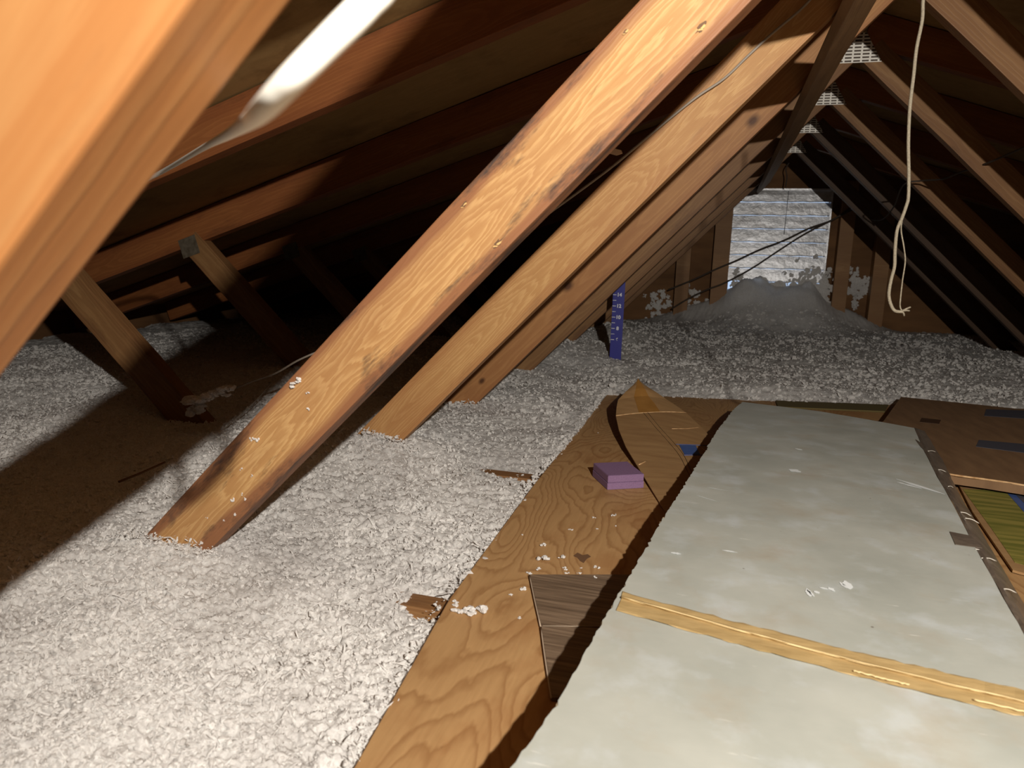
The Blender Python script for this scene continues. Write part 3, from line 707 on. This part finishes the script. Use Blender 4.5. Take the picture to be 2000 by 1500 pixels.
# ------------------------------------------------------------------ grey board
ZB = -.376; BT = .038
def jag(pts, n, amp, seed, z):
    rnd = random.Random(seed); out = []
    for a, b in zip(pts, pts[1:]):
        d = (b-a); nn = max(1, int(d.length/n)); pr = Vector((-d.y, d.x, 0)).normalized()
        for i in range(nn):
            t = (i+(rnd.uniform(-.35, .35) if i else 0))/nn
            k = rnd.random(); out.append(a+d*t+pr*amp*(rnd.uniform(-.4, .4) if k < .75 else rnd.uniform(-1.3, 1)))
    return out
def board():
    left_px = [(940, 1600), (1000, 1500), (1050, 1430), (1110, 1335), (1150, 1262), (1200, 1172), (1243, 1105), (1290, 1020), (1345, 935), (1378, 880), (1400, 842), (1432, 800), (1450, 785)]
    left = [atZ(x, y, ZB) for x, y in left_px]
    far = [atZ(1450, 785, ZB), atZ(1600, 803, ZB), atZ(1722, 824, ZB), atZ(1786, 836, ZB)]
    right = [atZ(1786, 836, ZB), atZ(1830, 925, ZB), atZ(1893, 1045, ZB), atZ(2000, 1232, ZB), atZ(2160, 1520, ZB)]
    pts = jag(left, .008, .0022, 4, ZB) + jag(far, .03, .0012, 5, ZB) + jag(right, .08, .0005, 6, ZB) + [right[-1]]
    o0 = Vector(((left[0]+right[-1])/2)); o0.z = ZB-BT
    P = empty('insulation_board', o0, 'large light grey board with a tan tape strip across it, lying in the foreground', 'board')
    # top facing + core
    pr = prism('facing', pts, .0015, M_BOARD, P)
    core = [p+Vector((.0025, 0, -.0016)) for p in pts]
    ins = jag([p+Vector((.001, 0, -.0016)) for p in left], .005, .0035, 9, ZB) + [q+Vector((0, 0, -.0016)) for q in (far + right)]
    seen = []; 
    for q in ins:
        if not seen or (q-seen[-1]).length > 1e-4: seen.append(q)
    prism('core', seen, BT-.0016, M_CRUMB, P)
    # tan tape strip across the board: two strips with a raised crease between
    def lerp_px(a, b, t): return (a[0]+(b[0]-a[0])*t, a[1]+(b[1]-a[1])*t)
    rnd = random.Random(3); n = 46; bm = bmesh.new(); rows = []
    t0, t1 = (1216, 1156), (2120, 1372)     # far edge
    c0, c1 = (1214, 1166), (2120, 1398)     # crease
    u0, u1 = (1204, 1191), (2120, 1428)     # near edge
    org = atZ(1205, 1175, ZB)
    for i in range(n+1):
        t = i/n; row = []
        bow = 8*math.sin(math.pi*t)
        for j, (a, b, zz, am) in enumerate(((t0, t1, .0003, 2.2), (t0, t1, .0014, 1.5), (c0, c1, .0012, .6), (c0, c1, .0042, .6), (c0, c1, .0012, .6), (u0, u1, .0014, 1.2), (u0, u1, .0003, 2.2))):
            x, y = lerp_px(a, b, t); y += bow
            y += {0: -0.5, 1: .8, 2: -3, 3: 0, 4: 3, 5: -1.2, 6: 0}[j] + rnd.uniform(-am, am)
            row.append(bm.verts.new(atZ(x, y, ZB+zz+rnd.uniform(0, .0007))-org))
        rows.append(row)
    for a, b in zip(rows, rows[1:]):
        for j in range(6):
            f = bm.faces.new((a[j], b[j], b[j+1], a[j+1])); f.material_index = 0
    bmesh.ops.recalc_face_normals(bm, faces=bm.faces)
    link('paper_tape', bm, [M_KTAPE, M_KTAPE_L], P, Matrix.Translation(org), smooth=False)
    def cr(y0, t_a, t_b, r):
        q = []
        for i in range(24):
            t = t_a+(t_b-t_a)*i/23; x, y = lerp_px(c0, c1, t); q.append(atZ(x, y+8*math.sin(math.pi*t)+y0+rnd.uniform(-.8, .8), ZB+.0036))
        tube('tape_crease', q, r, M_KTAPE_L, P, n=2, sides=5)
    cr(0, 0, 1, .0011); cr(20, .5, .62, .0008); cr(19, .76, 1, .0008)
    # grey plastic tape folded over the right edge
    L1 = [(1786, 835), (1805, 880), (1828, 925), (1862, 985), (1893, 1046), (1945, 1140), (2000, 1236), (2150, 1510)]
    L2 = [(1806, 842), (1822, 868), (1845, 905), (1868, 955), (1905, 1018), (1952, 1100), (2015, 1205), (2180, 1490)]
    bm = bmesh.new(); org = atZ(1786, 835, ZB); rows = []
    rnd = random.Random(11); m_ = 40
    def samp(Lp, t):
        s_ = t*(len(Lp)-1); i = min(int(s_), len(Lp)-2); return lerp_px(Lp[i], Lp[i+1], s_-i)
    for i in range(m_+1):
        t = i/m_; a = samp(L1, t); b = samp(L2, t); r0 = []
        for j, z in enumerate((.0008, .0014, -.004, -.014, -.026)):
            q = lerp_px(a, b, j/4); v = atZ(q[0]+rnd.uniform(-.6, .6), q[1], ZB+z)
            r0.append(bm.verts.new(v-org+Vector((0, 0, rnd.uniform(-.0008, .0008)))))
        rows.append(r0)
    for a, b in zip(rows, rows[1:]):
        for j in range(4): bm.faces.new((a[j], b[j], b[j+1], a[j+1]))
    bmesh.ops.recalc_face_normals(bm, faces=bm.faces)
    link('edge_tape', bm, M_DUCT, P, Matrix.Translation(org))
    decal('edge_tape', [(1855, 1038), (1896, 1046), (1918, 1070), (1866, 1063)], ZB+.0012, M_DUCT, P)
    decal('edge_tape', [(1788, 858), (1800, 865), (1806, 880), (1798, 872)], ZB+.0012, M_DUCT, P)
    for (x0, y0, x1, y1) in ((1812, 881, 1828, 883), (1828, 917, 1848, 922), (1874, 1000, 1897, 1008), (1885, 1012, 1912, 1022), (1905, 1072, 1925, 1084), (1917, 1090, 1946, 1096), (1852, 950, 1862, 953), (1955, 1150, 1985, 1158)):
        a, b = atZ(x0, y0, ZB+.001), atZ(x1, y1, ZB-.006)
        tube('tape_wrinkle', [a, (a+b)/2+Vector((0, 0, .002)), b], .0007, M_CREASE, P, n=3, sides=5)
    # white scuffs and chips on the facing
    for (x0, y0, x1, y1, r) in ((1750, 936, 1845, 966, .0028), (1752, 942, 1800, 955, .002), (1541, 917, 1564, 923, .0042), (1553, 876, 1567, 880, .0022), (1575, 1152, 1583, 1166, .0016), (1618, 1148, 1630, 1156, .0016), (1590, 1155, 1600, 1160, .0014), (1650, 1135, 1660, 1152, .0022), (1575, 1150, 1590, 1166, .0011), (1600, 1148, 1618, 1152, .0009), (1640, 1138, 1655, 1150, .0011), (1380, 952, 1425, 960, .0006), (1410, 1075, 1440, 1080, .001), (1310, 1080, 1330, 1083, .0015), (1360, 968, 1400, 980, .0006)):
        a, b = atZ(x0, y0, ZB), atZ(x1, y1, ZB)
        bm = bmesh.new(); d = (b-a); pr_ = Vector((-d.y, d.x, 0)).normalized(); rr = random.Random(x0)
        top = []; bot_ = []
        for i in range(7):
            t = i/6; ww = 2.6*r*math.sin(math.pi*(.08+.84*t))*rr.uniform(.5, 1.1)
            top.append(bm.verts.new(d*t+pr_*ww+Vector((0, 0, .0007)))); bot_.append(bm.verts.new(d*t-pr_*ww+Vector((0, 0, .0007))))
        for i in range(6): bm.faces.new((bot_[i], bot_[i+1], top[i+1], top[i]))
        link('scuff', bm, M_SCUFF, P, Matrix.Translation(a))
M_SCUFF = simple('white scuff', sc(226, 232, 234), .6)
board()
# ------------------------------------------------------------------ curled cardboard flap
def flap():
    Lp = [(1303, 1006, -.4465), (1285, 976, -.445), (1262, 938, -.442), (1240, 902, -.436), (1222, 872, -.428), (1209, 840, -.417), (1203, 813, -.404), (1204, 797, -.392), (1207, 781, -.378), (1222, 765, -.360), (1243, 746, -.340)]
    Rp = [(1345, 968, -.4465), (1372, 950, -.445), (1400, 915, -.443), (1412, 893, -.441), (1404, 873, -.437), (1374, 838, -.424), (1340, 806, -.405), (1322, 793, -.394), (1302, 780, -.381), (1282, 766, -.364), (1249, 746, -.341)]
    F_ = empty('cardboard_flap', atZ(1303, 1006, -.4465), 'narrow brown cardboard strip with blue print, curling up at its far pointed end', 'cardboard')
    n = 14
    def pt(i, t):
        a = atZ(*Lp[i]); b = atZ(*Rp[i]); v = a.lerp(b, t)
        v.z += .006*math.sin(math.pi*t)*(1 if i < 7 else 1.6) ; return v
    def strip(r0, r1, c0, c1, name, m, lift=0, parent=F_):
        bm = bmesh.new(); rows = []; org = atZ(*Lp[int(r0)])
        m3 = max(2, int(3*(r1-r0))); idx = [r0+(r1-r0)*k/m3 for k in range(m3+1)]
        for s_ in idx:
            i = min(int(s_), len(Lp)-2); fr = s_-i; row = []
            for j in range(n+1):
                t = c0+(c1-c0)*j/n; v = pt(i, t).lerp(pt(i+1, t), fr)
                row.append(bm.verts.new(v-org+Vector((0, 0, lift))))
            rows.append(row)
        for a, b in zip(rows, rows[1:]):
            for j in range(n): bm.faces.new((a[j], b[j], b[j+1], a[j+1]))
        bmesh.ops.recalc_face_normals(bm, faces=bm.faces)
        o = link(name, bm, m, parent, Matrix.Translation(org))
        md = o.modifiers.new('thickness', 'SOLIDIFY'); md.thickness = .0028 if lift == 0 else .0004; md.offset = -1
        return o
    strip(0, 10, 0, 1, 'panel', M_CARD)
    strip(6, 10, .32, .62, 'packing_tape', M_CTAPE, .0008)
    # printed double line, fold edge, blue letter block
    def pl(pts, r, m, name):
        q = []
        for s_, t in pts:
            i = min(int(s_), len(Lp)-2); v = pt(i, t).lerp(pt(i+1, t), s_-i); v.z += .0005; q.append(v)
        tube(name, q, r, m, F_, n=3, sides=5)
    pl([(6.0, .38), (5, .42), (4, .47), (3, .5), (2, .56), (1.2, .75)], .0006, M_INK, 'printed_line')
    pl([(6.0, .44), (5, .47), (4, .52), (3, .55), (2, .61), (1.2, .82)], .0006, M_INK, 'printed_line')
    pl([(6.05, 0), (6.02, .3), (6, .7), (6, 1)], .0012, M_CARD_E, 'crease')
    pl([(4.9, .6), (4.95, .8), (5.1, .98)], .0009, M_CARD_E, 'crease')
    pl([(2.8, .02), (2.95, .12)], .0014, M_CARD_E, 'crease')
    def patch(px, m, name):
        q = []
        for x, y in px: q.append(atZ(x, y, -.4315))
        par(prism(name, q, .0005, m), F_)
    strip(3.15, 3.95, .56, .74, 'blue_print', M_BLUE, .0009)
    pl([(4.0, .53), (4.0, .75), (4.0, .95)], .0009, M_BLUE, 'blue_print')
    pl([(3.1, .55), (3.1, .75), (3.1, .93)], .0009, M_BLUE, 'blue_print')
    pl([(3.9, .78), (3.3, .84)], .0012, M_CARD_E, 'pale_print')
flap()
# ------------------------------------------------------------------ purple foam block
def purple():
    z0 = ZP+.0005; h = .030
    a = atZ(1186, 957, z0); b = atZ(1257, 953, z0); c = atZ(1157, 930, z0)
    u = (b-a); v = (c-a); v = v*(.066/v.length) if v.length < .03 else v
    org = a.copy(); P = empty('foam_block', org, 'small purple foam block lying on the plywood beside the curled cardboard', 'foam block')
    def lay(z1, z2, inset, nm):
        bm = bmesh.new(); q = [a+u*inset+v*inset, a+u*(1-inset)+v*inset, a+u*(1-inset)+v*(1-inset), a+u*inset+v*(1-inset)]
        lo_ = [bm.verts.new(Vector((p.x, p.y, z1))-org) for p in q]; hi = [bm.verts.new(Vector((p.x, p.y, z2))-org) for p in q]
        bm.faces.new(lo_[::-1]); bm.faces.new(hi)
        for i in range(4): bm.faces.new((lo_[i], lo_[(i+1) % 4], hi[(i+1) % 4], hi[i]))
        bmesh.ops.recalc_face_normals(bm, faces=bm.faces)
        bmesh.ops.bevel(bm, geom=list(bm.edges), offset=.0008, segments=2, affect='EDGES')
        link(nm, bm, M_PURPLE, P, Matrix.Translation(org))
    lay(z0, z0+h*.5-.0004, 0, 'lower_layer'); lay(z0+h*.5, z0+h, .008, 'upper_layer')
purple()
# ------------------------------------------------------------------ depth ruler
def ruler():
    Y = 3.02
    a = atY(1198, 560, Y); b = atY(1221, 560, Y); x0, x1 = a.x, b.x
    P = empty('depth_ruler', ((x0+x1)/2, Y, -.48), 'blue insulation depth ruler with white numbers standing in the fluff', 'ruler')
    zt = atY(1210, 540, Y).z; zb = -.50
    link('blade', box_bm(x0, x1, Y, Y+.003, zb, zt, .0006), M_RULER, P)
    ticks = []
    rows = [(664, '6'), (642, '8'), (620, '10'), (598, '12'), (576, '14')]
    for yy, s in rows:
        z = atY(1210, yy, Y).z
        bm = box_bm(x0+.001, x0+.016, Y-.0006, Y+.0002, z-.0012, z+.0012); link('tick_mark', bm, M_WHITE, P)
        z2 = atY(1210, yy-11, Y).z
        bm = box_bm(x0+.001, x0+.016, Y-.0006, Y+.0002, z2-.001, z2+.001); link('tick_mark', bm, M_WHITE, P)
        cu = bpy.data.curves.new('numeral', 'FONT'); cu.body = s; cu.size = .021; cu.extrude = .0003; cu.align_x = 'CENTER'; cu.align_y = 'CENTER'; cu.offset = .0008
        tmp = bpy.data.objects.new('tmp_text', cu); C.objects.link(tmp)
        me = bpy.data.meshes.new_from_object(tmp.evaluated_get(bpy.context.evaluated_depsgraph_get())); bpy.data.objects.remove(tmp)
        me.materials.clear(); me.materials.append(M_WHITE)
        o = bpy.data.objects.new('numeral', me); C.objects.link(o)
        o.matrix_world = Matrix.Translation(((x0+x1)/2+.003, Y-.0008, z)) @ Matrix.Rotation(math.pi/2, 4, 'X')
        par(o, P)
ruler()
# ------------------------------------------------------------------ cables, cords and wires
c = tube('electrical_cable', [atD(640, -260, .34), atD(745, -130, .24), atD(752, -40, .205), atD(712, 12, .197), atD(640, 85, .197), atD(560, 165, .203), atD(512, 214, .225), atD(480, 241, .31), atD(440, 266, .52), atD(395, 290, .85), atD(330, 328, 1.15), atD(285, 352, 1.25), atD(200, 395, 1.33)], lambda t: .0044-.0008*min(1, max(0, (t-.3)/.3)), M_CABLE, n=8, sides=12)
tag(c, 'thick white cable sweeping out of focus across the top left', 'cable')
yc = YK(2)-.012
c = tube('cable', [atY(*p, yc) for p in ((1600, -20), (1562, 20), (1505, 68), (1460, 110), (1415, 153), (1360, 190), (1300, 238), (1250, 280), (1200, 322), (1150, 360), (1098, 398), (1040, 440), (960, 500), (880, 560), (760, 640), (660, 672), (618, 688), (580, 705), (540, 728), (500, 742), (462, 757))], .0024, M_WIRE, n=5, sides=7)
tag(c, 'thin grey cable strung along the second sharp web and down to the fluff', 'cable')
c = tube('wire', [atZ(530, 790, -.40)+Vector((0, 0, .06)), atZ(500, 805, -.40)+Vector((0, 0, .03)), atZ(430, 845, -.41)], .0012, M_WIRE, n=4, sides=6)
tag(c, 'short pale wire slanting into the insulation left of the central web', 'wire')
c = tube('rod', [atZ(232, 941, -.405), atZ(280, 922, -.400), atZ(322, 903, -.395)], .0022, M_STICK, n=3, sides=8)
tag(c, 'thin brown rod lying on the insulation at the left', 'rod')
yh = 1.18
H_ = empty('hanging_cord', atY(1806, -30, yh), 'off-white cord hanging down at the right and ending in a frayed loop', 'cord')
tube('cord', [atY(x, y, yh) for x, y in ((1809, -60), (1803, 0), (1801, 40), (1790, 95), (1784, 150), (1777, 210), (1774, 280), (1775, 340), (1774, 385), (1770, 402), (1762, 425), (1752, 450), (1748, 490), (1747, 520), (1740, 548), (1736, 575), (1740, 595), (1748, 607), (1762, 609))], .0024, M_CORD, H_, n=6, sides=9)
tube('thin_strand', [atY(x, y, yh+.03) for x, y in ((1772, 392), (1763, 425), (1760, 450), (1765, 480), (1768, 510), (1763, 545), (1759, 580), (1758, 598), (1762, 606), (1772, 602))], .0011, M_CORD, H_, n=5, sides=7)
for d in ((1778, 600), (1766, 617), (1776, 607)):
    tube('frayed_end', [atY(1761, 608, yh), atY((1761+d[0])/2+1, (608+d[1])/2-1, yh), atY(*d, yh+.004)], .0013, M_CORD, H_, n=3, sides=6)
yw = YG-.13
for pts, lab in (((( 1660, 407), (1625, 430), (1580, 446), (1530, 470), (1485, 487), (1440, 508), (1400, 525), (1350, 548), (1305, 566)), 'upper of two dark dusty wires crossing the metal vent'),
                 (((1664, 410), (1620, 432), (1570, 458), (1520, 490), (1475, 520), (1440, 540), (1410, 555), (1380, 566), (1345, 583), (1312, 603)), 'lower of two dark dusty wires crossing the metal vent')):
    tag(tube('wire', [atY(x, y, yw) for x, y in pts], .0055, M_WIREB, n=5, sides=7), lab, 'wire', 'dark wires in front of the vent')
tag(tube('wire', [atY(x, y, Y) for x, y, Y in ((1662, 408, 4.9), (1690, 424, 4.6), (1720, 430, 4.2), (1745, 405, 3.7), (1764, 362, 3.22), (1800, 353, 3.15), (1840, 350, 3.0), (1880, 335, 2.8), (1930, 318, 2.6), (2030, 275, 2.3))], .0032, M_WIREB, n=6, sides=7), 'thin faint wire looping across the dark right-hand webs', 'wire')
tag(tube('wire', [atY(x, y, 4.93) for x, y in ((1541, 318), (1535, 330), (1537, 345), (1534, 366))], .004, M_WIREB, n=4, sides=6), 'short dusty wire hanging above the metal vent', 'wire')
# paper tag on the cable
bm = bmesh.new(); q = [atY(x, y, yc-.004) for x, y in ((1184, 292), (1196, 290), (1214, 294), (1216, 300), (1204, 304), (1190, 300))]
o0 = q[0].copy(); f = bm.faces.new([bm.verts.new(p-o0) for p in q]); o = link('cable_clip', bm, simple('pale clip', sc(210, 180, 150), .6), None, Matrix.Translation(o0))
o.modifiers.new('t', 'SOLIDIFY').thickness = .004
tag(o, 'small pale clip on the thin cable just behind the central web', 'clip')
# fluff hanging on the cable end
FL = empty('fluff_clump', atZ(395, 805, -.41), 'trail of white fluff clinging to the cable end at the left', 'fluff')
rnd = random.Random(21)
tr = [(385, 812, 1.60, .03), (380, 800, 1.58, .035), (384, 790, 1.56, .03), (398, 786, 1.55, .028), (412, 782, 1.54, .026), (424, 775, 1.53, .02), (438, 768, 1.52, .020), (446, 765, 1.52, .02), (443, 775, 1.52, .012)]
bm = bmesh.new()
for (x, y, D_, s_) in tr:
    tb = tuft_bm(s_, int(x*7+y), 8, 1.0, 1.1); c0 = atD(x, y, D_)
    me = bpy.data.meshes.new('tmp'); tb.to_mesh(me); tb.free(); 
    off = len(bm.verts); bm.from_mesh(me); bm.verts.ensure_lookup_table()
    for v in bm.verts[off:]: v.co += c0-FL.location
    bpy.data.meshes.remove(me)
link('fluff_body', bm, M_INS, FL, Matrix.Translation(FL.location))
# ------------------------------------------------------------------ small tufts on the deck and on the central web
spots = [(1058, 1095, .018), (1098, 1090, .012), (1062, 1066, .010), (1020, 1045, .004), (1115, 1035, .007), (1160, 1012, .006), (1198, 1008, .009), (1203, 1028, .004), (1165, 1034, .004), (1052, 1113, .007),
         (1166, 1110, .009), (1104, 1112, .008), (1107, 1120, .006), (1131, 1120, .006), (1135, 1110, .004), (1034, 1121, .008), (1022, 1152, .010), (998, 1164, .006), (1015, 1208, .005), (1163, 1128, .005),
         (928, 1197, .022), (912, 1201, .014), (940, 1194, .012), (898, 1195, .014), (1168, 846, .004), (890, 1180, .012)]
for i, (x, y, s_) in enumerate(spots):
    zz = ZP+.0002 if not (y > 1121 and x > 1036) else zv
    c0 = atZ(x, y, zz); sz = s_*.62
    o = link('fluff_tuft', tuft_bm(sz, 100+i, 7, .5, 1.3), M_INS, None, Matrix.Translation(c0))
    lab = ('white fluff clump at the plywood edge beside the nearer bare joist stub' if x < 950 else
           'tiny white fluff speck on open plywood, between the purple block and the dark stain' if y < 1060 and x > 1040 else
           'small white fluff tuft on the plywood just around the grey-brown plank corner')
    tag(o, lab, 'fluff', 'fluff ' + lab.split(' fluff ')[1][:60])
wsp = [(578, 747, .012), (586, 744, .007), (500, 857, .008), (492, 858, .005), (472, 916, .004), (492, 929, .004), (452, 974, .007), (480, 973, .004), (460, 1005, .004), (404, 1011, .003), (602, 767, .004), (604, 801, .005), (473, 965, .003), (438, 1016, .003)]
for i, (x, y, s_) in enumerate(wsp):
    c0 = atY(x, y, Y1-.001)
    o = link('fluff_fleck', tuft_bm(s_*.7, 300+i, 5, .5, 1.4), M_INS, None, Matrix.Translation(c0) @ Matrix.Rotation(math.pi/2, 4, 'X'))
    tag(o, 'tiny white fleck of insulation stuck to the central web', 'fluff', 'flecks on the central web')
# torn grain and stain marks that belong to the boards
def mark(name, pts, m, parent, vy):
    bm = bmesh.new(); o0 = pts[0].copy(); bm.faces.new([bm.verts.new(p-o0+vy) for p in pts])
    o = link(name, bm, m, parent, Matrix.Translation(o0)); md = o.modifiers.new('t', 'SOLIDIFY'); md.thickness = .0005; md.offset = 0
M_PALEW = simple('torn pale wood', sc(214, 176, 116), .7); M_DARKW = simple('dark stain', sc(104, 76, 54), .7)
T1o = [o for o in bpy.data.objects if o.type == 'EMPTY' and o.get('label', '') == LBL[1]][0]
rg = random.Random(77)
def ragged(cx, cy, a, b, ang, n=13):
    out = []
    for i in range(n):
        t = 2*math.pi*i/n; r = rg.uniform(.45, 1.1); u, v = a*r*math.cos(t), b*r*math.sin(t)
        out.append(atY(cx+u*math.cos(ang)-v*math.sin(ang), cy+u*math.sin(ang)+v*math.cos(ang), Y1))
    return out
for cx, cy, k_ in ((972, 476, 1.0), (1370, 54, 1.1), (906, 400, .7), (1222, 62, .6)):
    mark('torn_grain', ragged(cx, cy, 15*k_, 6*k_, -.85), M_DARKW, T1o, Vector((0, -.0003, 0)))
    mark('torn_grain', ragged(cx+3, cy-1, 9*k_, 2.6*k_, -.7), M_PALEW, T1o, Vector((0, -.0009, 0)))
    mark('torn_grain', ragged(cx-3, cy+5, 6*k_, 1.8*k_, -.2), M_PALEW, T1o, Vector((0, -.0009, 0)))
ply = bpy.data.objects['plywood_sheet']
mark('dark_stain', [atZ(x, y, ZP) for x, y in ((1120, 1086), (1128, 1080), (1138, 1085), (1148, 1083), (1154, 1088), (1146, 1092), (1140, 1100), (1133, 1096), (1128, 1090))], M_DARKW, ply, Vector((0, 0, .0005)))
# wall fluff beside the studs
def wall_fluff(cells, lab):
    bm = bmesh.new(); o0 = atY(cells[0][0], cells[0][1], YG-.01)
    for i, (x, y, s_) in enumerate(cells):
        tb = tuft_bm(s_, 500+i, 10, .5, 1.0); me = bpy.data.meshes.new('tmp'); tb.to_mesh(me); tb.free()
        off = len(bm.verts); bm.from_mesh(me); bm.verts.ensure_lookup_table(); c0 = atY(x, y, YG-.004)
        for v in bm.verts[off:]: v.co = Vector((v.co.x, -v.co.z, v.co.y))*1.0 + c0-o0
        bpy.data.meshes.remove(me)
    o = link('wall_fluff', bm, M_INS, None, Matrix.Translation(o0)); tag(o, lab, 'fluff', kind='stuff')
rnd = random.Random(5)
wall_fluff([(1355+rnd.gauss(0, 12), 605+rnd.gauss(0, 15), .026) for i in range(60)]+[(1290+rnd.gauss(0, 14), 595+rnd.gauss(0, 14), .018) for i in range(60)], 'patchy white fluff stuck to the gable wall left of the vent')
wall_fluff([(1672+rnd.gauss(0, 7), 560+rnd.gauss(0, 18), .018) for i in range(70)]+[(1690+rnd.gauss(0, 7), 555+rnd.gauss(0, 10), .016) for i in range(24)], 'ragged white fluff patch stuck between the studs right of the vent')
def vent_fluff():
    bm = bmesh.new(); o0 = atY(1530, 600, YV-.02); rnd = random.Random(8)
    cells = [(1440+rnd.uniform(0, 175), 560+rnd.uniform(-6, 60), .045) for i in range(90)]+[(1580+rnd.gauss(0, 22), 545+rnd.gauss(0, 14), .018) for i in range(60)]+[(1445+rnd.gauss(0, 9), 566+rnd.gauss(0, 14), .024) for i in range(70)]
    for i, (x, y, s_) in enumerate(cells):
        tb = tuft_bm(s_, 700+i, 10, .5, 1.0); me = bpy.data.meshes.new('tmp'); tb.to_mesh(me); tb.free()
        off = len(bm.verts); bm.from_mesh(me); bm.verts.ensure_lookup_table(); c0 = atY(x, y, YV-.001)
        for v in bm.verts[off:]: v.co = Vector((v.co.x, -v.co.z*.5, v.co.y)) + c0-o0
        bpy.data.meshes.remove(me)
    o = link('vent_fluff', bm, M_INS, None, Matrix.Translation(o0)); tag(o, 'matted fluff clinging to the lower half of the metal vent', 'fluff', kind='stuff')
vent_fluff()
